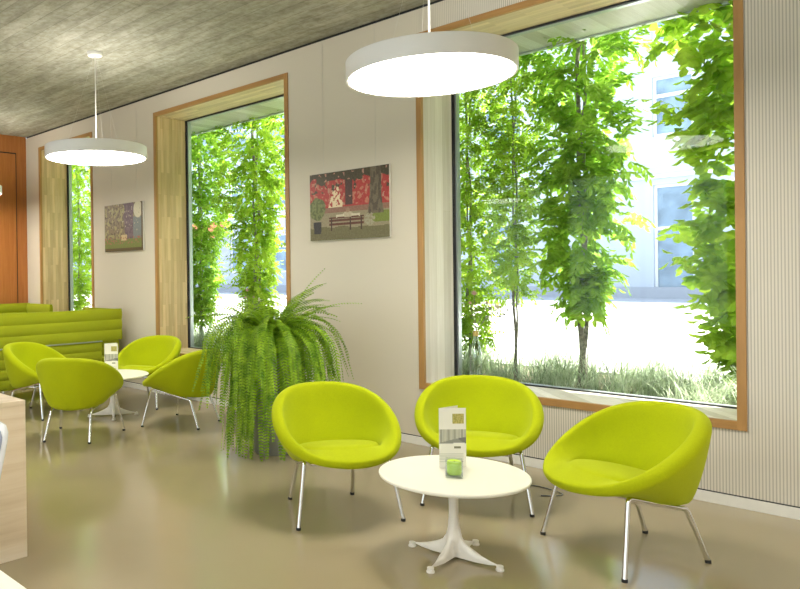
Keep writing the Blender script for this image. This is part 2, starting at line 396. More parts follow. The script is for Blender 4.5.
# ------------------------------------------------------------------ chairs
def chair_shell():
    """ovoid bowl with a padded rim; local frame: front is -Y"""
    n = 72
    a, b, yc = 0.341, 0.348, -0.026     # rim centre-line ellipse
    def rim(th):
        s = (1-math.cos(th))/2
        x = a*math.sin(th)*(1+0.04*math.sin(th)**2)
        y = yc-b*math.cos(th)
        z = 0.398+0.317*(0.25*s+0.75*s*s*(3-2*s))
        return Vector((x, y, z))
    def base(th):
        return Vector((0.246*math.sin(th), 0.036-0.238*math.cos(th), 0.348-0.031*(1-math.cos(th))))
    grid = []
    for k in range(n):
        th = 2*PI*k/n
        s = (1-math.cos(th))/2
        P = rim(th); Bq = base(th)
        nr = Vector((math.sin(th)/a, -math.cos(th)/b, 0)).normalized()
        w = 0.046+0.006*s
        # the rim roll leans outward along the bowl wall
        wall = (P-Bq).normalized()
        out = (nr-wall*nr.dot(wall)).normalized()
        row = []
        row.append(Vector((0, 0.022, 0.308)))
        row.append(Vector((Bq.x*0.75, 0.022+(Bq.y-0.022)*0.75, Bq.z-0.010)))
        row.append(Bq+Vector((0, 0, -0.004)))
        row.append(Bq+nr*0.022+Vector((0, 0, 0.012)))
        o1 = P+out*w*0.92
        for t in (0.22, 0.45, 0.68, 0.86):
            base_o = Bq+nr*0.028+Vector((0, 0, 0.02))
            q = base_o.lerp(o1, t); q += nr*0.016*math.sin(PI*t)*(1-0.55*s)
            row.append(q)
        amax = 88+52*smoothstep(0.02, 0.5, s)
        for k_ in range(7):
            ang = amax*k_/6
            c_, s_ = math.cos(R(ang)), math.sin(R(ang))
            row.append(P+out*w*c_*0.95+wall*w*s_*0.80)
        # inside surface down to the seat crease
        def zs(y): return 0.380+0.150*(0.2-y)
        cr = Vector((0.262*math.sin(th), -0.04-0.240*math.cos(th), 0)); cr.z = zs(cr.y)-0.004
        i1 = row[-1].copy()
        for t in (0.28, 0.55, 0.8, 0.93):
            q = i1.lerp(cr, t); q += nr*0.026*math.sin(PI*t)*smoothstep(0.1, 0.8, s)
            row.append(q)
        row.append(cr+Vector((0, 0, -0.026*smoothstep(0.06, 0.4, s))))
        for t in (0.955, 0.88, 0.70, 0.45, 0.22):
            q = Vector((cr.x*t, -0.04+(cr.y+0.04)*t, 0)); q.z = zs(q.y)+0.016*(1-t**4)+(0.006 if t < 0.95 else 0.002)
            row.append(q)
        row.append(Vector((0, -0.04, zs(-0.04)+0.022)))
        grid.append(row)
    m = len(grid[0])
    vs, fs = [], []
    vs.append(tuple(grid[0][0])); vs.append(tuple(grid[0][m-1]))
    idx = {}
    for k in range(n):
        for j in range(1, m-1):
            idx[k, j] = len(vs); vs.append(tuple(grid[k][j]))
    for k in range(n):
        k2 = (k+1) % n
        fs.append((0, idx[k2, 1], idx[k, 1])); fs.append((1, idx[k, m-2], idx[k2, m-2]))
        for j in range(1, m-2): fs.append((idx[k, j], idx[k2, j], idx[k2, j+1], idx[k, j+1]))
    return vs, fs

def make_chair():
    t = thing('lounge_chair', '', 'chair')
    vs, fs = chair_shell()
    sh = pydata('shell', vs, fs, M['lime'], t, True)
    bm = bmesh.new(); bm.from_mesh(sh.data); bmesh.ops.recalc_face_normals(bm, faces=bm.faces); bm.to_mesh(sh.data); bm.free()
    for p in sh.data.polygons: p.use_smooth = True
    md = sh.modifiers.new('s', 'SUBSURF'); md.levels = 1; md.render_levels = 1
    rr = 0.0122
    for s in (-1, 1):
        ft, fb = Vector((s*0.262, -0.205, 0.372)), Vector((s*0.322, -0.278, 0.012))
        rt, rb = Vector((s*0.19, 0.185, 0.268)), Vector((s*0.214, 0.283, 0.012))
        # one bent tube per side cut where leg meets rail
        bm = bmesh.new(); tube(bm, [ft+(fb-ft)*0.07, fb], rr, 12)
        lg = obj('leg', bm, M['chrome'], t, True, 40)
        bm = bmesh.new(); tube(bm, [fb+Vector((0, 0, 0.004)), Vector((fb.x, fb.y, 0.0))], [0.0140, 0.0140], 12); obj('foot_cap', bm, M['rubber'], lg, True, 40)
        bm = bmesh.new(); tube(bm, [rt+(rb-rt)*0.09, rb], rr, 12)
        lg = obj('leg', bm, M['chrome'], t, True, 40)
        bm = bmesh.new(); tube(bm, [rb+Vector((0, 0, 0.004)), Vector((rb.x, rb.y, 0.0))], [0.0140, 0.0140], 12); obj('foot_cap', bm, M['rubber'], lg, True, 40)
        bm = bmesh.new(); tube(bm, round_path([ft+(fb-ft)*0.07, ft, rt, rt+(rb-rt)*0.09], 0.022, 5), rr, 12)
        obj('side_rail', bm, M['chrome'], t, True, 40)
    bm = bmesh.new(); tube(bm, [(-0.245, -0.12, 0.349), (0.245, -0.12, 0.349)], 0.008, 10); tube(bm, [(-0.195, 0.12, 0.285), (0.195, 0.12, 0.285)], 0.008, 10)
    box(bm, -0.19, 0.19, -0.10, 0.10, 0.305, 0.325, 0.004)
    obj('under_frame', bm, M['chrome'], t, True, 40)
    return t

CH = [
    ((-3.012, -1.825), -29.6, 'lime green lounge chair in front of the big fern, left of the near white table', 0),
    ((-2.54, -0.965), -63, 'lime green lounge chair under the large window, behind the leaflet on the near white table', 0),
    ((-1.525, -1.23), -120.4, 'lime green lounge chair right of the near white table, under the large window corner', 0),
    ((-6.03, -1.92), 127, 'lime green lounge chair turned with its back to us at the far round table', 1),
    ((-7.33, -1.68), 27, 'lime green lounge chair at the far table, farthest left, beside the green sofa', 1),
    ((-6.99, -0.50), -72, 'lime green lounge chair behind the far table, its hollow facing us before the middle window', 1),
    ((-5.81, -0.887), 202, 'lime green lounge chair at the far table with its right side touching the fern fronds', 1),
]
base_chair = make_chair()
for i, ((x, y), ang, lab, g) in enumerate(CH):
    o = base_chair if i == 0 else copy_tree(base_chair)
    o.location = (x, y, 0); o.rotation_euler = (0, 0, R(ang+90))
    o['label'] = lab
    o['group'] = 'lime lounge chairs around the far table' if g else 'lime lounge chairs around the near table'

# ------------------------------------------------------------------ pedestal tables
def pedestal_base():
    """cast column that flares into four feet, lofted so the legs grow out of the column"""
    bm = bmesh.new()
    n = 64
    prof = [(0.030, 0.405, 0.0), (0.026, 0.36, 0.0), (0.024, 0.30, 0.0), (0.024, 0.23, 0.04), (0.028, 0.17, 0.20), (0.039, 0.12, 0.45), (0.060, 0.088, 0.68), (0.10, 0.066, 0.75), (0.15, 0.047, 0.88), (0.20, 0.032, 0.94), (0.245, 0.024, 0.965)]
    def rad(r, lobed, th):
        c = abs(math.cos(2*th))
        # star with four narrow arms; arm half-width w
        w = 0.0185-0.006*lobed
        core = min(r, 0.024+0.75*max(0, 0.06-abs(r-0.05)*0.9)*0.35)
        d = abs(((th+PI/4) % (PI/2))-PI/4)      # angle to the nearest arm axis
        arm = min(r, w/max(math.sin(d), 1e-4))
        if lobed <= 0: return r
        e = 9.0; return min(r, (core**e+arm**e)**(1/e))
    rings = []
    for r, z, lb in prof:
        rings.append([bm.verts.new((rad(r, lb, 2*PI*k/n)*math.cos(2*PI*k/n), rad(r, lb, 2*PI*k/n)*math.sin(2*PI*k/n), z)) for k in range(n)])
    # underside follows the top with less height
    for r, z, lb in reversed(prof[3:-1]):
        zz = max(0.012, z-0.020-0.018*(1-smoothstep(0.05, 0.2, r)))
        rings.append([bm.verts.new((0.93*rad(r, lb, 2*PI*k/n)*math.cos(2*PI*k/n), 0.93*rad(r, lb, 2*PI*k/n)*math.sin(2*PI*k/n), zz)) for k in range(n)])
    for a, b in zip(rings, rings[1:]):
        for k in range(n): bm.faces.new((a[k], a[(k+1) % n], b[(k+1) % n], b[k]))
    bm.faces.new(rings[0]); bm.faces.new(rings[-1])
    return bm

def make_table():
    t = thing('pedestal_table', '', 'table')
    bm = bmesh.new(); r = 0.377; z = 0.4374
    lathe(bm, [(0, z-0.022), (r-0.02, z-0.022), (r-0.004, z-0.016), (r, z-0.008), (r-0.001, z-0.003), (r-0.005, z), (0, z)], 96)
    obj('tabletop', bm, M['white_lacquer'], t, True, 30)
    obj('column_base', pedestal_base(), M['white_cast'], t, True, 60)
    bm = bmesh.new(); lathe(bm, [(0, 0.400), (0.10, 0.402), (0.115, 0.4154), (0, 0.4154)], 32); obj('mounting_plate', bm, M['white_cast'], t, True, 40)
    for k in range(4):
        bm = bmesh.new(); th = k*PI/2; c = (0.243*math.cos(th), 0.243*math.sin(th))
        lathe(bm, [(0, 0.0), (0.020, 0.0), (0.021, 0.006), (0.017, 0.010), (0.017, 0.024), (0, 0.030)], 20, c)
        obj('glide', bm, M['white_cast'], t, True, 40)
    return t
T1 = make_table(); T1.location = (-2.097, -1.955, 0); T1.rotation_euler = (0, 0, R(5))
tag(T1, 'low round white pedestal table in the foreground between three lime chairs', 'table', 'round white pedestal tables')
T2 = copy_tree(T1); T2.location = (-6.65, -1.185, 0); T2.rotation_euler = (0, 0, R(-30))
tag(T2, 'low round white pedestal table farther back by the green sofa, half hidden by chairs', 'table', 'round white pedestal tables')

# ------------------------------------------------------------------ printed surfaces
def raster(name, wd, ht, nu, nv, fn, mat, parent=None):
    """a flat printed face in local XZ (front towards -Y) coloured by fn(u, v), v up"""
    vs, fs, cols = [], [], []
    for j in range(nv+1):
        for i in range(nu+1): vs.append((wd*(i/nu-0.5), 0, ht*j/nv))
    for j in range(nv):
        for i in range(nu):
            a = j*(nu+1)+i; fs.append((a, a+1, a+nu+2, a+nu+1)); cols.append(fn((i+0.5)/nu, (j+0.5)/nv))
    me = bpy.data.meshes.new(name); me.from_pydata(vs, [], fs)
    at = me.color_attributes.new('print', 'FLOAT_COLOR', 'CORNER')
    for p in me.polygons:
        for li in p.loop_indices: at.data[li].color = (*[c**2.2 for c in cols[p.index]], 1)
    return link(name, me, mat, parent)

def nz(u, v, s=10, o=0.0): return noise.noise(Vector((u*s+o, v*s, o)))

def bench_picture(u, v):
    y = 1-v
    a = 1.48
    # red house with pale speckled leaves in front of it
    c = (0.66, 0.22, 0.20)
    if y > 0.56: c = (0.52, 0.47, 0.36)
    if y < 0.5 and nz(u*a, v, 16, 3) > 0.18: c = (0.72, 0.45, 0.36)
    if 0.47 < u < 0.56 and y < 0.5: c = (0.30, 0.20, 0.17)
    if abs(u-0.35) < 0.12*(y-0.1)*2 and 0.2 < y < 0.56 and nz(u*a, v, 22, 1) > -0.15: c = (0.88, 0.80, 0.66)
    if y < 0.13+0.09*nz(u, v, 9, 7) or (y < 0.3 and nz(u*a, v, 12, 9) > 0.3): c = (0.28, 0.25, 0.17)
    if nz(u*a, v, 20, 5) > 0.46 and y < 0.5: c = (0.70, 0.52, 0.44)
    if 0.52 < y < 0.60: c = (0.55, 0.40, 0.33)
    if y > 0.60: c = (0.57, 0.53, 0.42)
    if y > 0.82+0.03*nz(u, v, 8, 2): c = (0.42, 0.40, 0.27)
    if u > 0.8 and 0.62 < y < 0.78: c = (0.45, 0.50, 0.20)
    # big tree trunk on the right
    if abs(u-(0.84+0.05*(0.5-y)*nz(0, v, 3, 4)))-0.02*smoothstep(0.4, 0.7, y) < 0.075-0.02*(0.6-y) and y < 0.66: c = (0.33, 0.29, 0.23) if nz(u*a*3, v, 8, 6) > 0 else (0.42, 0.38, 0.30)
    # potted shrub on the left
    if (u-0.10)**2/0.012+(y-0.53)**2/0.032 < 1+0.5*nz(u, v, 14, 8): c = (0.34, 0.38, 0.20) if nz(u*a, v, 24, 8) > 0 else (0.45, 0.47, 0.28)
    if abs(u-0.10) < 0.055-0.04*(y-0.7) and 0.72 < y < 0.90: c = (0.20, 0.19, 0.19)
    # bench with slats
    if 0.26 < u < 0.70 and (0.665 < y < 0.69 or 0.705 < y < 0.73 or 0.755 < y < 0.785): c = (0.36, 0.20, 0.14)
    if (abs(u-0.285) < 0.008 or abs(u-0.67) < 0.008 or abs(u-0.53) < 0.006) and 0.67 < y < 0.87: c = (0.25, 0.16, 0.12)
    # someone on the bench, pale sleeves stretched along the back
    if abs(y-(0.655-0.12*(0.14-abs(u-0.5)))) < 0.018 and abs(u-0.5) < 0.15: c = (0.80, 0.76, 0.66)
    if abs(u-0.5) < 0.045 and 0.60 < y < 0.68: c = (0.72, 0.66, 0.56)
    if (u-0.5)**2/0.0006+(y-0.575)**2/0.0012 < 1: c = (0.62, 0.50, 0.40)
    if (u-0.77)**2/0.004+(y-0.73)**2/0.008 < 1 and nz(u*a, v, 30, 11) > -0.1: c = (0.62, 0.60, 0.50)
    k = 0.06*nz(u*a, v, 45, 13)
    return tuple(min(1, max(0.02, x+k)) for x in c)

def garden_picture(u, v):
    y = 1-v; a = 1.48
    c = (0.50, 0.45, 0.36)
    if nz(u*a, v, 11, 31) > 0.1: c = (0.62, 0.60, 0.42)
    if nz(u*a, v, 17, 33) > 0.25: c = (0.36, 0.33, 0.24)
    if abs(u-0.66) < 0.13+0.05*nz(u, v, 7, 35) and y < 0.78: c = (0.45, 0.38, 0.42) if nz(u*a, v, 14, 36) > 0 else (0.38, 0.32, 0.36)
    if u > 0.76 and 0.3 < y < 0.95: c = (0.46, 0.50, 0.50)
    if (u-0.88)**2/0.012+(y-0.15)**2/0.03 < 1: c = (0.82, 0.80, 0.70)
    if nz(u*a, v, 20, 38) > 0.5 and y < 0.6: c = (0.70, 0.68, 0.58)
    if y > 0.74: c = (0.45, 0.50, 0.26)
    if 0.45 < u < 0.6 and 0.66 < y < 0.78: c = (0.80, 0.72, 0.55)
    if nz(u*a, v, 20, 41) > 0.2 and 0.7 < y < 0.85: c = (0.62, 0.42, 0.34)
    if y > 0.93 or u > 0.965: c = (0.34, 0.30, 0.19)
    return tuple(min(1, max(0.02, x+0.05*nz(u*a, v, 45, 43))) for x in c)

def wall_picture(x0, x1, z0, z1, fn, name, label, cat):
    w, h = x1-x0, z1-z0
    t = thing(name, label, cat, ((x0+x1)/2, 0, z0), 0, 'photographs hung on the wall')
    obj('canvas', boxes((-w/2, w/2, -0.030, -0.008, 0, h)), M['white'], t)
    r = raster('photo_print', w, h, 132, 90, fn, M['print'], t); r.location = (0, -0.0306, 0)
    for s in (-0.33, 0.33):
        bm = bmesh.new(); tube(bm, [(w*s, -0.010, h-0.02), (w*s, -0.008, HC-0.03-z0)], 0.0012, 6); obj('hanging_wire', bm, M['wire'], t)
    return t
wall_picture(-4.87, -3.925, 1.782, 2.42, bench_picture, 'wall_photograph', 'wall photograph of a park bench before a red house, between middle and large windows', 'picture')
wall_picture(-8.69, -7.765, 1.79, 2.415, garden_picture, 'wall_photograph', 'wall photograph of a shady garden, left of the middle window behind the sofa', 'picture')

def leaflet_front(u, v):
    y = 1-v
    c = (0.92, 0.91, 0.86)
    if 0.50 < u < 0.92 and 0.10 < y < 0.26: c = (0.62, 0.60, 0.30) if nz(u, v, 30, 2) > 0 else (0.75, 0.70, 0.42)
    if 0.36 < y < 0.58-0.08*u: c = (0.62, 0.62, 0.56) if (u*22) % 1 > 0.35 else (0.82, 0.81, 0.74)
    if y > 0.36 and 0.58-0.10*u < y < 0.60-0.02*u: c = (0.55, 0.55, 0.52)
    if u > 0.72 and 0.50 < y < 0.50+0.25*(u-0.6): c = (0.45, 0.45, 0.44)
    if abs(y-0.66) < 0.02 and 0.55 < u < 0.8: c = (0.50, 0.50, 0.40)
    if 0.76 < y < 0.92 and (y*40) % 1 > 0.5 and u < 0.9: c = (0.80, 0.80, 0.74)
    return c
def leaflet_side(u, v):
    c = (0.86, 0.85, 0.80)
    if 0.3 < v < 0.85 and (v*34) % 1 > 0.5 and 0.1 < u < 0.9: c = (0.74, 0.73, 0.68)
    return c

def leaflet(loc, rz, label):
    t = thing('folded_leaflet', label, 'leaflet', loc, rz, 'folded leaflets on the tables')
    h, w = 0.315, 0.142
    for nm, ang, fn, ox in (('front_page', 0, leaflet_front, 0), ('back_page', 32, leaflet_side, -w/2)):
        p = raster(nm, w, h, 40, 84, fn, M['print'], t)
        if ang: 
            p.rotation_euler = (0, 0, R(ang)); p.location = (-w/2+math.cos(R(ang))*w/2, math.sin(R(ang))*w/2, 0)
        md = p.modifiers.new('s', 'SOLIDIFY'); md.thickness = 0.0012; md.offset = -1
    return t
ZTAB = 0.4374
leaflet((-2.155, -1.865, ZTAB), R(48), 'folded white leaflet standing on the near table behind a green candle glass')
leaflet((-6.715, -1.16, ZTAB), R(50), 'folded white leaflet standing on the far table in front of the green sofa')

def candle_glass(loc, rz, label, s=1.0):
    t = thing('candle_glass', label, 'candle holder', loc, rz, 'green candle glasses on the tables')
    e = 0.042*s
    bm = boxes((-e, e, -e, e, 0.0, 0.010), (-e, -e+0.005, -e, e, 0.010, 2*e), (e-0.005, e, -e, e, 0.010, 2*e), (-e+0.005, e-0.005, -e, -e+0.005, 0.010, 2*e), (-e+0.005, e-0.005, e-0.005, e, 0.010, 2*e))
    obj('glass_cube', bm, M['vase_glass'], t)
    bm = bmesh.new(); q = e*0.80
    q = e*0.86; lathe(bm, [(0, 0.012), (q*0.9, 0.012), (q, 0.02), (q, 0.072*s), (q*0.9, 0.077*s), (q*0.3, 0.072*s), (0, 0.071*s)], 24)
    obj('candle', bm, M['candle'], t, True, 40)
    bm = bmesh.new(); tube(bm, [(0, 0, 0.068*s), (0.001, 0, 0.078*s)], 0.001, 6); obj('wick', bm, M['rubber'], t)
candle_glass((-2.062, -2.000, ZTAB), R(32), 'small glass cube with a lime green candle on the near white table')
candle_glass((-6.56, -1.25, ZTAB), R(45), 'small glass cube with a lime green candle on the far white table', 0.85)

# ------------------------------------------------------------------ pendant lamps
def make_lamp():
    t = thing('pendant_lamp', '', 'lamp')
    r, h, drop = 0.5054, 0.118, HC-2.6515
    bm = bmesh.new()
    lathe(bm, [(r-0.016, 0.004), (r-0.004, 0.0), (r, 0.006), (r, h-0.005), (r-0.005, h), (0, h), (0, h-0.004), (r-0.016, h-0.006), (r-0.016, 0.004)], 128)
    obj('lamp_shade', bm, M['lamp_white'], t, True, 40)
    bm = bmesh.new(); lathe(bm, [(0, 0.002), (r-0.016, 0.004), (r-0.018, 0.010), (0, 0.010)], 128); obj('diffuser', bm, M['diffuser'], t, True)
    bm = bmesh.new(); lathe(bm, [(0.10, h+0.0015), (r-0.05, h+0.0015), (r-0.05, h+0.004), (0.10, h+0.004), (0.10, h+0.0015)], 96); obj('uplight_ring', bm, M['uplight'], t, True)
    bm = bmesh.new(); lathe(bm, [(0, drop), (0.075, drop), (0.078, drop-0.006), (0.075, drop-0.034), (0.068, drop-0.040), (0, drop-0.040)], 40); obj('canopy', bm, M['lamp_white'], t, True, 40)
    bm = bmesh.new(); tube(bm, [(0, 0, h), (0, 0, drop-0.04)], 0.006, 8); obj('cable', bm, M['white'], t, True)
    for k in range(3):
        th = R(15+120*k); e = Vector((0.30*math.cos(th), 0.30*math.sin(th), h)); f = Vector((0.012*math.cos(th), 0.012*math.sin(th), drop-0.04))
        bm = bmesh.new(); tube(bm, [e, f], 0.0007, 5); obj('suspension_wire', bm, M['wire'], t)
    return t
lamp0 = make_lamp()
LP = [((-2.554, -1.440), 'large round white pendant lamp nearest us, hanging before the large window', 1),
      ((-6.470, -1.449), 'round white pendant lamp hanging above the far table near the middle window', 1),
      ((-10.27, -1.34), 'pendant lamp at the left edge of view, only its glowing rim showing', 1),
      ((1.36, -1.44), 'pendant lamp added for fill light, unseen, to the right of the large window', 2),  # this lamp and the second row are added out of view for fill
      ((-6.47, -5.35), 'pendant lamp added for fill light in an unseen second row, left of the viewer', 2),
      ((-2.554, -5.35), 'pendant lamp added for fill light in an unseen second row, over the viewer', 2),
      ((1.36, -5.35), 'pendant lamp added for fill light in an unseen second row, right of the viewer', 2)]
for i, ((x, y), lab, g) in enumerate(LP):
    o = lamp0 if i == 0 else copy_tree(lamp0)
    o.location = (x, y, 2.6515); o['label'] = lab
    o['group'] = 'round pendant lamps in the window row' if g == 1 else 'pendant lamps added out of view for fill light'

# ------------------------------------------------------------------ fern
def potted_fern():
    rnd = random.Random(5)
    t = thing('potted_fern', 'huge boston fern with long hanging fronds on a tall planter beside the middle window', 'plant', (-4.36, -1.06, 0))
    bm = bmesh.new()
    lathe(bm, [(0, 0), (0.150, 0), (0.158, 0.01), (0.185, 0.70), (0.190, 0.80), (0.180, 0.80), (0.172, 0.76), (0, 0.76)], 40)
    obj('planter', bm, M['planter'], t, True, 40)
    vs, fs = [], []; sv, sf = [], []
    def frond(az, e0, Ln, bend, h0, curl=0.0, r0=0.05):
        n = int(Ln/0.023)
        p = Vector((r0*math.cos(az), r0*math.sin(az), h0)); el = e0
        pts = []
        ds = Ln/n; emin = R(-rnd.uniform(70, 89) if Ln < 1.15 else -rnd.uniform(82, 89))
        for i in range(n):
            d = Vector((math.cos(el)*math.cos(az), math.cos(el)*math.sin(az), math.sin(el)))
            pts.append((p.copy(), d)); p = p+d*ds
            el = max(el-bend*ds*(1.25-0.3*i/n), emin); az += curl*ds
        if min(q[0].z for q in pts) < 0.015:
            k = next(i for i, q in enumerate(pts) if q[0].z < 0.015)
            pts = pts[:k]; n = len(pts)
        roll = rnd.uniform(-0.5, 0.5)
        for i, (q, d) in enumerate(pts):
            f = i/n
            if f < 0.07: continue
            wdt = 0.062*min(1, (f-0.04)/0.16)*(1-f)**0.42*rnd.uniform(0.85, 1.1)
            side = d.cross(Vector((0, 0, 1)))
            if side.length < 0.12: side = Vector((-math.sin(az), math.cos(az), 0))
            side.normalize(); nn = side.cross(d).normalized()
            side = (side*math.cos(roll*0.8)+nn*math.sin(roll*0.8)).normalized(); nn = side.cross(d).normalized()
            for s in (-1, 1):
                tip = q+(side*s*0.96+d*0.25-nn*0.12*s*0-Vector((0, 0, 0.22))).normalized()*wdt
                b = len(vs); hw = d*0.0070
                mid = q.lerp(tip, 0.55)+nn*0.003
                vs.extend([tuple(q-hw*0.7), tuple(q+hw*0.7), tuple(mid+hw), tuple(tip), tuple(mid-hw)])
                fs.append((b, b+1, b+2, b+4)); fs.append((b+4, b+2, b+3))
        # midrib as thin strip tube (3-sided)
        st = 5
        prev = None
        for i in range(0, n, st):
            q, d = pts[i]; w = 0.0022*(1-0.7*i/n)
            s_ = Vector((-math.sin(az), math.cos(az), 0)); u_ = s_.cross(d).normalized()
            b = len(sv); sv.extend([tuple(q+s_*w), tuple(q-s_*w), tuple(q+u_*w)])
            if prev is not None:
                for a0, a1 in ((0, 1), (1, 2), (2, 0)): sf.append((prev+a0, prev+a1, b+a1, b+a0))
            prev = b
    # long inner fronds that reach the floor
    for i in range(80):
        frond(rnd.uniform(0, 2*PI), R(rnd.uniform(35, 75)), rnd.uniform(1.15, 1.5), rnd.uniform(4.8, 7.5), rnd.uniform(0.82, 0.95), rnd.uniform(-0.5, 0.5))
    # wide arching fronds
    for i in range(140):
        frond(rnd.uniform(0, 2*PI), R(rnd.uniform(45, 80)), rnd.uniform(0.80, 1.12), rnd.uniform(2.9, 4.5), rnd.uniform(0.84, 0.97), rnd.uniform(-0.6, 0.6))
    for i in range(75):
        frond(rnd.uniform(0, 2*PI), R(rnd.uniform(60, 84)), rnd.uniform(0.48, 0.80), rnd.uniform(1.4, 3.0), rnd.uniform(0.84, 0.96), 0)
    # the one frond that stands up above the rest and the one reaching right
    frond(R(45), R(78), 0.80, 0.75, 0.85); frond(R(46), R(66), 0.86, 1.4, 0.85); frond(R(210), R(62), 0.85, 1.6, 0.85); frond(R(180), R(60), 0.9, 2.0, 0.85)
    pydata('fronds', vs, fs, M['fern'], t)
    pydata('midribs', sv, sf, M['fern_stem'], t)
potted_fern()

# ------------------------------------------------------------------ sofas
def channel_panel(p0, p1, z0, z1, th, nch, bulge=0.016):
    """upright quilted panel from p0 to p1 (plan), horizontal channels"""
    p0, p1 = Vector((*p0, 0)), Vector((*p1, 0)); d = (p1-p0).normalized(); nrm = Vector((-d.y, d.x, 0))
    prof = []
    hch = (z1-z0)/nch
    for c in range(nch):
        for k in range(6):
            t = k/6; prof.append((th/2-bulge+bulge*math.sin(PI*t)**0.6, z0+hch*(c+t)))
    prof.append((th/2-bulge, z1))
    full = [(a, z) for a, z in prof]+[(th*0.28, z1+0.008), (-th*0.28, z1+0.008)]+[(-a, z) for a, z in reversed(prof)]
    bm = bmesh.new(); Ln = (p1-p0).length
    rings = []
    for s, k in ((0, 0.72), (0.012, 0.95), (0.03, 1), (0.5*Ln, 1), (Ln-0.03, 1), (Ln-0.012, 0.95), (Ln, 0.72)):
        q = p0+d*s
        rings.append([bm.verts.new((q+nrm*(a*k)+Vector((0, 0, z)))) for a, z in full])
    m = len(full)
    for a, b in zip(rings, rings[1:]):
        for j in range(m): bm.faces.new((a[j], a[(j+1) % m], b[(j+1) % m], b[j]))
    bm.faces.new(rings[0]); bm.faces.new(rings[-1])
    return bm

def sofa(name, label, bx, d, y0, y1, depth):
    """bx: outer face of the back, d = +1 if it opens towards +X, else -1"""
    t = thing(name, label, 'sofa', (bx, (y0+y1)/2, 0), 0, 'high backed green sofas')
    oy = (y0+y1)/2
    a, b = y0-oy, y1-oy
    th = 0.075
    obj('back_panel', channel_panel((d*th/2, a), (d*th/2, b), 0.655, 1.04, th, 3), M['sofa'], t, True, 50)
    obj('lower_back', channel_panel((d*th/2, a), (d*th/2, b-0.30), 0.17, 0.645, th*0.86, 4), M['sofa'], t, True, 50)
    for yy in (a+th/2, b-th/2):
        obj('side_panel', channel_panel((d*(th+0.001), yy), (d*depth, yy), 0.40, 1.035, th, 5), M['sofa'], t, True, 50)
    bm = bmesh.new(); box(bm, *sorted((d*(th+0.001), d*(depth-0.02))), a+th+0.002, b-th-0.002, 0.30, 0.43, 0.03, 3); obj('seat', bm, M['sofa'], t, True, 40)
    bm = bmesh.new(); box(bm, *sorted((d*(th+0.01), d*(depth-0.06))), a+th+0.01, b-th-0.01, 0.17, 0.298, 0.01); obj('seat_base', bm, M['sofa'], t, True, 40)
    bm = bmesh.new(); box(bm, *sorted((-d*0.004, d*0.02)), a+0.01, b-0.30, 0.644, 0.656, 0.003); obj('rail', bm, M['alu'], t)
    for xx in (0.12, depth-0.12):
        for yy in (a+0.14, b-0.20):
            bm = bmesh.new(); tube(bm, [(d*xx, yy, 0.17), (d*xx, yy, 0.0)], 0.012, 10); obj('leg', bm, M['chrome'], t, True, 40)
    return t
sofa('alcove_sofa', 'green high backed sofa with quilted channels, its outer back towards the far round table', -8.0, -1, -1.88, -0.20, 0.92)
sofa('alcove_sofa', 'green high backed sofa in the far corner against the red wood wall', LB+0.09, 1, -1.86, -0.04, 0.86)

# ------------------------------------------------------------------ counter, near table, white chair (left edge)
t = thing('counter_block', 'pale ash wood counter end cut off by the left edge of view', 'counter', (-3.64, -3.56, 0))
obj('side_panel', boxes((-0.03, 0.0, -0.9, 0.0, 0.0, 0.80), bev=0.002), M['counter'], t)
obj('body', boxes((-1.4, -0.031, -0.9, -0.002, 0.06, 0.80)), M['counter'], t)
obj('counter_top', boxes((-1.4, 0.0, -0.9, 0.0, 0.801, 0.826), bev=0.002), M['counter'], t)
t = thing('cafe_table', 'cream table top corner in the bottom left corner of view', 'table', (-2.2, -4.85, 0))
obj('tabletop', boxes((-0.75, 0.72, -0.35, 0.345, 0.722, 0.75), bev=0.004), M['white_lacquer'], t)
for sx in (-0.65, 0.62):
    for sy in (-0.28, 0.27):
        obj('leg', boxes((sx-0.02, sx+0.02, sy-0.02, sy+0.02, 0.0, 0.7215), bev=0.002), M['white_lacquer'], t)
def shell_chair():
    t = thing('shell_chair', 'white shell chair, only a corner of its back showing before the wood counter', 'chair', (-3.195, -4.15, 0.0), R(48.5))
    def sheet(w0, w1, z0, z1, y0, y1, th, inset=0.0):
        bm = bmesh.new(); n, m = 14, 10; g = []
        for j in range(m+1):
            v = j/m; w = (w0+(w1-w0)*v)/2-inset
            rc = 1-0.10*max(0, (v-0.75)/0.25)**3
            row = []
            for i in range(n+1):
                u = 2*i/n-1
                zz = z0+inset+(z1-z0-2*inset)*v-0.03*abs(u)**4*v
                row.append(bm.verts.new((u*w*rc, y0+(y1-y0)*v-0.05*(u*u)*v*0.8, zz)))
            g.append(row)
        for j in range(m):
            for i in range(n): bm.faces.new((g[j][i], g[j][i+1], g[j+1][i+1], g[j+1][i]))
        return bm
    o = obj('backrest', sheet(0.34, 0.46, 0.46, 0.83, 0.18, 0.26, 0.012), M['shell'], t, True); md = o.modifiers.new('s', 'SOLIDIFY'); md.thickness = 0.012
    o2 = obj('back_pad', sheet(0.34, 0.46, 0.46, 0.83, 0.18, 0.26, 0.008, 0.025), M['seatpad'], t, True); o2.location = (0, -0.012, 0); md = o2.modifiers.new('s', 'SOLIDIFY'); md.thickness = 0.008
    bm = bmesh.new(); box(bm, -0.17, 0.15, -0.22, 0.185, 0.435, 0.46, 0.012, 3); obj('seat', bm, M['shell'], t, True, 40)
    for sx in (-1, 1):
        for sy in (-1, 1):
            bm = bmesh.new(); tube(bm, [(sx*0.15, sy*0.14, 0.436), (sx*0.19, sy*0.19, 0.0)], 0.010, 10); obj('leg', bm, M['chrome'], t, True, 40)
shell_chair()

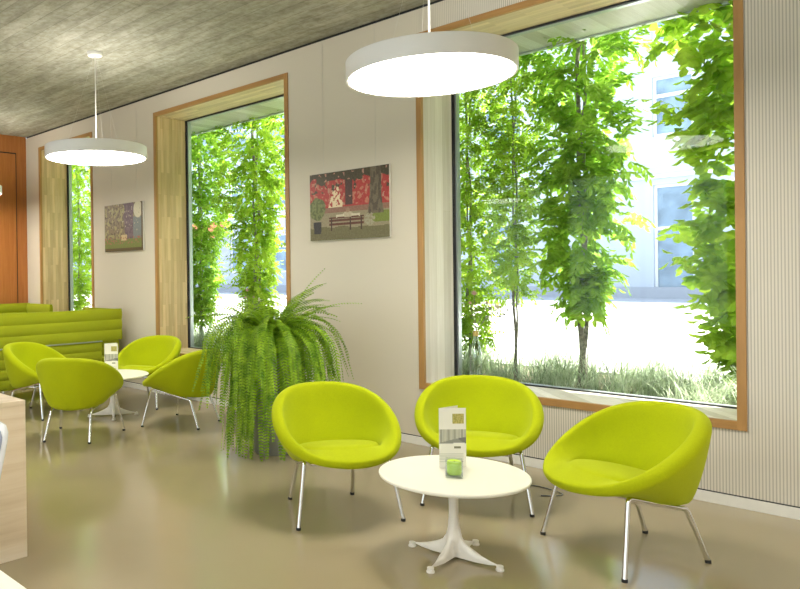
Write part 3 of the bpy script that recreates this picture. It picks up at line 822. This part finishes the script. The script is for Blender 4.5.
# cable on the floor behind the right chair
bm = bmesh.new()
pts = [(-2.36+0.16*math.cos(a)+0.02*math.sin(3*a), -0.56+0.10*math.sin(a), 0.004) for a in [R(k) for k in range(-60, 200, 12)]]
tube(bm, [(-2.34, -0.20, 0.004)]+pts[::-1] if False else pts, 0.004, 6)
tag(obj('floor_cable', bm, M['cable'], None, True), 'thin grey cable curled on the floor under the large window', 'cable')

# ------------------------------------------------------------------ vases on the sills
def vase(loc, label, seed, colr, hgt):
    rnd = random.Random(seed)
    t = thing('bud_vase', label, 'vase', loc, 0, 'glass bottle vases on the window sills')
    bm = bmesh.new(); h = hgt
    lathe(bm, [(0, 0.0), (0.045, 0.0), (0.050, 0.01), (0.050, h*0.55), (0.040, h*0.68), (0.020, h*0.86), (0.018, h), (0.015, h), (0.017, h*0.86), (0.036, h*0.68), (0.046, h*0.55), (0.046, 0.014), (0, 0.012)], 28)
    obj('glass_bottle', bm, M['vase_glass'], t, True, 40)
    bm = bmesh.new(); lathe(bm, [(0.0235, h*0.90), (0.0245, h*0.90), (0.0245, h*1.0), (0.0235, h*1.0), (0.0235, h*0.90)], 24); obj('neck_band', bm, M['gold'], t, True, 40)
    tips = [((-0.01, 0.0, h+0.30), 0.034, colr), ((-0.06, 0.02, h+0.22), 0.022, colr), ((0.20, 0.0, h+0.19), 0.038, M['petal_w']), ((0.12, -0.02, h+0.23), 0.020, colr)]
    for (x, y, z), rr, mm in tips:
        bm = bmesh.new(); tube(bm, [(0.0, 0, 0.02), (0.004, 0, h), (x*0.4, y*0.5, h+0.45*(z-h)), (x, y, z)], 0.0022, 6)
        st = obj('stem', bm, M['twig'], t, True)
        bm = bmesh.new()
        for k in range(26):     # petals of the dried flower head
            th = k*2.4; el = R(15+60*(k/26)); L_ = rr*rnd.uniform(0.8, 1.15)
            d = Vector((math.cos(th)*math.cos(el), math.sin(th)*math.cos(el), math.sin(el)*1.1)); sd = Vector((-math.sin(th), math.cos(th), 0))*rr*0.22
            o = Vector((x, y, z)); a_ = [bm.verts.new(q) for q in (o, o+d*L_*0.6+sd, o+d*L_*1.15, o+d*L_*0.6-sd)]; bm.faces.new(a_)
        obj('flower_head', bm, mm, st)
    bm = bmesh.new()
    for k in range(12):
        a = rnd.uniform(0.25, 1); x = 0.34*a-0.03; z = h+0.08+0.22*a-0.12*a*a+rnd.uniform(-0.05, 0.05); y = rnd.uniform(-0.04, 0.04); s = rnd.uniform(0.014, 0.026)
        d = Vector((rnd.uniform(-1, 1), rnd.uniform(-.5, .5), rnd.uniform(-1, 1))).normalized(); e = d.cross(Vector((0, 1, 0.2))).normalized()
        o = Vector((x, y, z)); bm.faces.new([bm.verts.new(q) for q in (o-d*s, o+e*s*0.45, o+d*s, o-e*s*0.45)])
    tube(bm, [(0.004, 0, h), (0.10, 0, h+0.12), (0.20, 0, h+0.19), (0.33, 0, h+0.22)], 0.002, 5)
    obj('leafy_twig', bm, M['dryleaf'], t)
vase((-3.30, 0.30, ZBI), 'tall glass bottle of dried flowers on the sill of the large window', 3, M['petal'], 0.44)
vase((-6.16, 0.30, ZBI), 'glass bottle of pink dried flowers on the sill of the middle window', 8, M['petal'], 0.44)

# ------------------------------------------------------------------ outdoors
GZ = 0.42
struct(obj('ground_bed', boxes((-40, 12, 0.521, 2.3, -0.2, GZ)), M['soil']))
struct(obj('ground_paving', boxes((-90, 40, 2.301, 15.0, -0.2, GZ+0.02)), M['paving']))
struct(obj('ground_street', boxes((-90, 40, 15.001, 21.4, -0.2, GZ+0.03)), M['shaded_asphalt']))
struct(obj('trim_5', boxes((-90, 40, 6.55, 6.68, GZ+0.02, GZ+0.028), (-90, 40, 8.0, 8.12, GZ+0.02, GZ+0.028), (-90, 40, 14.86, 15.0, GZ+0.021, GZ+0.10)), M['kerb']))

def leaflet_quads(vs, fs, o, d, nn, ln, w, fold=0.18):
    d = d.normalized(); s = d.cross(nn)
    if s.length < 1e-4: s = Vector((1, 0, 0))
    s.normalize(); u = s.cross(d)
    b = len(vs)
    vs.extend([tuple(o), tuple(o+d*ln*0.35+s*w*0.5+u*w*fold), tuple(o+d*ln*0.72+s*w*0.36+u*w*fold), tuple(o+d*ln-u*ln*0.06),
               tuple(o+d*ln*0.72-s*w*0.36+u*w*fold), tuple(o+d*ln*0.35-s*w*0.5+u*w*fold), tuple(o+d*ln*0.5)])
    fs.extend([(b, b+1, b+6), (b+1, b+2, b+6), (b+2, b+3, b+6), (b+3, b+4, b+6), (b+4, b+5, b+6), (b+5, b, b+6)])

def compound_leaf(vs, fs, rnd, o, az, el, ln, pairs, lw, ll):
    p = o.copy(); ds = ln/(pairs+1.5); tw = Vector((rnd.uniform(-.5, .5), rnd.uniform(-.5, .5), rnd.uniform(-.5, .5)))
    p += Vector((math.cos(el)*math.cos(az), math.cos(el)*math.sin(az), math.sin(el)))*ds
    for i in range(pairs+1):
        d = Vector((math.cos(el)*math.cos(az), math.cos(el)*math.sin(az), math.sin(el)))
        s = (Vector((-math.sin(az), math.cos(az), 0))+tw).normalized(); nn = s.cross(d)
        sc = 1-0.25*abs(i/pairs-0.4)
        if i == pairs: leaflet_quads(vs, fs, p, d, nn, ll*sc, lw)
        else:
            for k in (-1, 1): leaflet_quads(vs, fs, p, (s*k*0.9+d*0.45+Vector((0, 0, -0.35-rnd.uniform(0, 0.3)))), nn, ll*sc*rnd.uniform(0.85, 1.1), lw)
        p += d*ds; el = max(el-0.20, R(-80))

def vine(x, y, z_lo, z_hi, rfn, nleaf, seed, mat, label, pairs=5, ln=0.28, lw=0.038, ll=0.085, trunk=0.018, twist=True):
    rnd = random.Random(seed)
    t = thing('climbing_vine', label, 'vine', (x, y, GZ), 0, 'climbing vines outside the windows')
    bm = bmesh.new()
    def path(ph, amp):
        return [(amp*math.cos(3.2*z+ph)+0.008*math.sin(9*z), amp*math.sin(3.2*z+ph), z-GZ) for z in [GZ-0.02+(z_hi-GZ)*k/40 for k in range(41)]]
    if twist:
        tube(bm, path(0, trunk*1.1), [trunk*(1-0.5*k/40) for k in range(41)], 8); tube(bm, path(2.6, trunk*1.2), [trunk*0.7*(1-0.5*k/40) for k in range(41)], 7)
    else: tube(bm, path(0, trunk), [trunk*(1-0.5*k/40) for k in range(41)], 7)
    obj('stem', bm, M['bark'], t, True)
    bm = bmesh.new(); tube(bm, [(0.03, 0, 0), (0.03, 0, z_hi-GZ+0.3)], 0.004, 6); obj('support_cable', bm, M['wire'], t)
    vs, fs = [], []
    for i in range(nleaf):
        z = z_lo+(z_hi-z_lo)*rnd.random()
        az = rnd.uniform(0, 2*PI); rr = rfn(z, az)
        if rr <= 0: continue
        q = rnd.random()**0.6*max(rr-ln*0.55, 0.02)
        o = Vector((q*math.cos(az), q*math.sin(az)*0.7, z-GZ+rnd.uniform(-.05, .05)))
        compound_leaf(vs, fs, rnd, o, az+rnd.uniform(-1.1, 1.1), R(rnd.uniform(-50, 65)), ln*rnd.uniform(0.7, 1.15), pairs, lw, ll)
    pydata('foliage', vs, fs, mat, t)
    return t

def interp(tab, z):
    for (a, ra), (b, rb) in zip(tab, tab[1:]):
        if a <= z <= b: return ra+(rb-ra)*(z-a)/(b-a)
    return tab[0][1] if z < tab[0][0] else tab[-1][1]
def prof(tab, wob, seed):
    def f(z, az): return interp(tab, z)*(1+wob*math.sin(3*z+az*2+seed)+wob*0.6*math.sin(7.3*z+seed*2))
    return f
VY = 1.36
# the vine standing in the middle of the large window
vine(-2.86, VY, 1.12, 4.0, prof([(1.1, 0.14), (1.4, 0.26), (1.8, 0.42), (2.4, 0.40), (2.9, 0.52), (3.3, 0.66), (4.0, 0.66)], 0.22, 1.0), 560, 11, M['leaf_a'],
     'climbing vine with a bare twisted stem standing in the middle of the large window', 5, 0.30, 0.044, 0.098, 0.030)
# large leaved vine by the right jamb
vine(-1.66, VY, 0.60, 4.0, prof([(0.5, 0.10), (0.9, 0.20), (1.4, 0.40), (2.0, 0.44), (2.5, 0.48), (3.0, 0.56), (4.0, 0.56)], 0.18, 4.0), 640, 12, M['leaf_b'],
     'broad leaved climbing vine against the right edge of the large window', 3, 0.26, 0.074, 0.115, 0.014)
# left group in the large window
vine(-3.50, VY, 1.25, 4.0, prof([(1.2, 0.14), (1.7, 0.26), (2.4, 0.34), (3.2, 0.48), (4.0, 0.5)], 0.25, 2.2), 800, 13, M['leaf_b'],
     'small leaved climbing vine just left of the bare stemmed vine in the large window', 4, 0.20, 0.026, 0.055, 0.014)
vine(-4.02, VY+0.05, 0.75, 4.0, prof([(0.7, 0.26), (1.5, 0.40), (4.0, 0.55)], 0.15, 5.0), 1300, 14, M['leaf_b'],
     'dense small leaved climbing vine at the left edge of the large window', 4, 0.20, 0.026, 0.055, 0.016)
k = 20
for x, n, lab in ((-4.9, 330, 'climbing vine outside, hidden behind the wall between middle and large windows'), (-6.0, 420, 'climbing vine outside just behind the right edge of the middle window'),
                  (-7.15, 620, 'climbing vine with a thick trunk standing right of centre in the middle window'), (-8.35, 700, 'climbing vine at the left side of the middle window'),
                  (-9.4, 420, 'climbing vine outside, left of the one at the left side of the middle window'), (-10.7, 420, 'climbing vine outside behind the right part of the far left window'),
                  (-11.9, 500, 'climbing vine filling the upper part of the narrow far left window'), (-13.1, 500, 'climbing vine farthest away, seen at the left of the narrow far left window')):
    k += 1
    vine(x, VY, 0.8, 4.0, prof([(0.7, 0.20), (1.4, 0.38), (2.2, 0.48), (3.0, 0.60), (4.0, 0.62)], 0.22, k), int(n*2.0), k, M['leaf_b'] if k % 2 else M['leaf_a'], lab, 4, 0.22, 0.032, 0.068, 0.03 if x == -7.15 else 0.018)

# grasses in the bed
rnd = random.Random(9)
vs, fs = [], []
def blade(x, y, h, lean, az, w):
    b = len(vs); n = 4; s = Vector((-math.sin(az), math.cos(az), 0))
    for i in range(n+1):
        f = i/n; r = lean*h*f*f; p = Vector((x+math.cos(az)*r, y+math.sin(az)*r, GZ+h*f*(1-0.25*lean*f)))
        ww = w*(1-f*0.92); vs.append(tuple(p+s*ww)); vs.append(tuple(p-s*ww))
    for i in range(n): fs.append((b+2*i, b+2*i+1, b+2*i+3, b+2*i+2))
for c in range(300):
    x = rnd.uniform(-10.5, -0.9); y = rnd.uniform(0.62, 1.9)
    hh = 0.42+0.14*noise.noise(Vector((x*1.3, y, 3)))
    if rnd.random() < 0.12: hh *= 0.5
    for i in range(44):
        az = rnd.uniform(0, 2*PI); hb = hh*rnd.uniform(0.55, 1.2); ln = rnd.uniform(0.3, 1.5); by = y+rnd.gauss(0, 0.05)
        if by+min(0, math.sin(az))*ln*hb < 0.56: by = 0.56-min(0, math.sin(az))*ln*hb
        blade(x+rnd.gauss(0, 0.05), by, hb, ln, az, rnd.uniform(0.0025, 0.0055))
tag(pydata('ornamental_grass', vs, fs, M['grass'], None), 'grey green ornamental grass in the planting bed along the windows', 'grass', None, 'stuff')

# building across the street
FY = 21.4
def building(name, label, x0, x1, ztop, wins, door=None, extra=None):
    t = thing(name, label, 'building', ((x0+x1)/2, FY, GZ), 0)
    cx = (x0+x1)/2
    # facade wall with real openings: vertical strips and spandrels
    bs = []
    cols = sorted({(a, b) for a, b, c, d in wins})
    prev = x0
    for a, b in cols:
        bs.append((prev-cx, a-cx, 0, 0.35, 0, ztop-GZ)); prev = b
        zs = sorted([(c, d) for aa, bb, c, d in wins if (aa, bb) == (a, b)]); zp = GZ
        for c, d in zs:
            if c > zp: bs.append((a-cx, b-cx, 0, 0.35, zp-GZ, c-GZ))
            zp = d
        bs.append((a-cx, b-cx, 0, 0.35, zp-GZ, ztop-GZ))
    bs.append((prev-cx, x1-cx, 0, 0.35, 0, ztop-GZ))
    bs.append((x0-cx, x1-cx, 0.36, 8.0, ztop-0.4-GZ, ztop-GZ))
    obj('facade', boxes(*bs), M['render'], t)
    obj('plinth', boxes((x0-cx, x1-cx, -0.04, -0.001, 0.03, 0.42)), M['plinth'], t)
    obj('cornice', boxes((x0-cx, x1-cx, -0.08, -0.001, 4.05, 4.17), (x0-cx, x1-cx, -0.25, -0.001, ztop-GZ-0.3, ztop-GZ)), M['fwhite'], t)
    for a, b, c, d in wins:
        f = 0.09
        w = obj('window', boxes((a-cx, a+f-cx, 0.08, 0.2, c-GZ, d-GZ), (b-f-cx, b-cx, 0.08, 0.2, c-GZ, d-GZ), (a+f-cx, b-f-cx, 0.08, 0.2, c-GZ, c+f-GZ), (a+f-cx, b-f-cx, 0.08, 0.2, d-f-GZ, d-GZ), (a+f-cx, b-f-cx, 0.08, 0.2, (c+d)/2-GZ+0.3, (c+d)/2+f*1.3-GZ+0.3)), M['fwhite'], t)
        obj('pane', boxes((a+f-cx, b-f-cx, 0.13, 0.15, c+f-GZ, d-f-GZ)), M['fglass'], w)
    if extra: extra(t, cx)
    return t
wl = []
for x in range(-24, 6, 4):
    if x == -12: continue
    for z in (5.86, 9.0): wl.append((x+0.6, x+2.2, z, z+2.0))
    if x < -12 or x > -8: wl.append((x+0.6, x+2.2, 1.4, 3.3))
wl += [(-9.18, -7.95, 0.62, 4.25), (-9.18, -7.95, 5.86, 7.85), (-9.18, -7.95, 9.0, 10.8)]
wl = [w for w in wl if not (w[0] < -7.95 and w[1] > -9.18 and w[0] != -9.18)]
building('street_building', 'pale rendered building with a glazed door across the street', -25.5, 8, 12.5, wl)
wl2 = [(x, x+1.5, z, z+2.0) for x in range(-58, -27, 3) for z in (1.5, 4.9, 8.0)]
def aw(t, cx):
    bm = bmesh.new()
    v = [bm.verts.new(p) for p in ((-37-cx, -1.2, 3.2), (-31-cx, -1.2, 3.2), (-31-cx, -0.01, 4.0), (-37-cx, -0.01, 4.0), (-37-cx, -1.2, 3.0), (-31-cx, -1.2, 3.0), (-31-cx, -0.01, 3.9), (-37-cx, -0.01, 3.9))]
    for f in ((0, 1, 2, 3), (4, 5, 6, 7), (0, 1, 5, 4), (1, 2, 6, 5), (2, 3, 7, 6), (3, 0, 4, 7)): bm.faces.new([v[i] for i in f])
    obj('awning', bm, M['awning'], t)
building('street_building', 'building with a red awning seen through the vines in the middle window', -60, -26, 11.0, wl2, extra=aw)

# ------------------------------------------------------------------ light
w = bpy.data.worlds.new('World'); bpy.context.scene.world = w; w.use_nodes = True
nt = w.node_tree; nt.nodes.clear()
out = nt.nodes.new('ShaderNodeOutputWorld'); bg = nt.nodes.new('ShaderNodeBackground')
bg.inputs[0].default_value = (0.86, 0.94, 1.0, 1); bg.inputs[1].default_value = 1.7
nt.links.new(bg.outputs[0], out.inputs[0])
sd = bpy.data.lights.new('Sun', 'SUN'); sd.energy = 15.0; sd.angle = R(1.5); sd.color = (1.0, 0.95, 0.86)
so = bpy.data.objects.new('Sun', sd); C.objects.link(so)
so.rotation_euler = Vector((0.45, 0.21, 0.866)).to_track_quat('Z', 'Y').to_euler()
so.location = (6, 8, 14)

# ------------------------------------------------------------------ camera
f, cx, cy, yaw, pitch, roll, D, H = 730.43, 240.31, 276.38, 0.8471, -0.0044, -0.0130, 5.2521, 1.48
fw = Vector((-math.sin(yaw), math.cos(yaw), 0)); rt = Vector((math.cos(yaw), math.sin(yaw), 0)); up = Vector((0, 0, 1))
fw, up = fw*math.cos(pitch)+up*math.sin(pitch), up*math.cos(pitch)-fw*math.sin(pitch)
rt, up = rt*math.cos(roll)+up*math.sin(roll), up*math.cos(roll)-rt*math.sin(roll)
cd = bpy.data.cameras.new('Camera'); cam = bpy.data.objects.new('Camera', cd); C.objects.link(cam)
m = Matrix((rt, up, -fw)).transposed().to_4x4(); m.translation = Vector((0, -D, H)); cam.matrix_world = m
cd.sensor_fit = 'HORIZONTAL'; cd.sensor_width = 36; cd.lens = f/800*36
cd.shift_x = (400-cx)/800; cd.shift_y = -(294.5-cy)/800
cd.clip_start = 0.05; cd.clip_end = 300
sc = bpy.context.scene; sc.camera = cam
vs_ = sc.view_settings; vs_.view_transform = 'Standard'; vs_.look = 'None'; vs_.exposure = 0.82; vs_.gamma = 1.0; vs_.use_curve_mapping = False
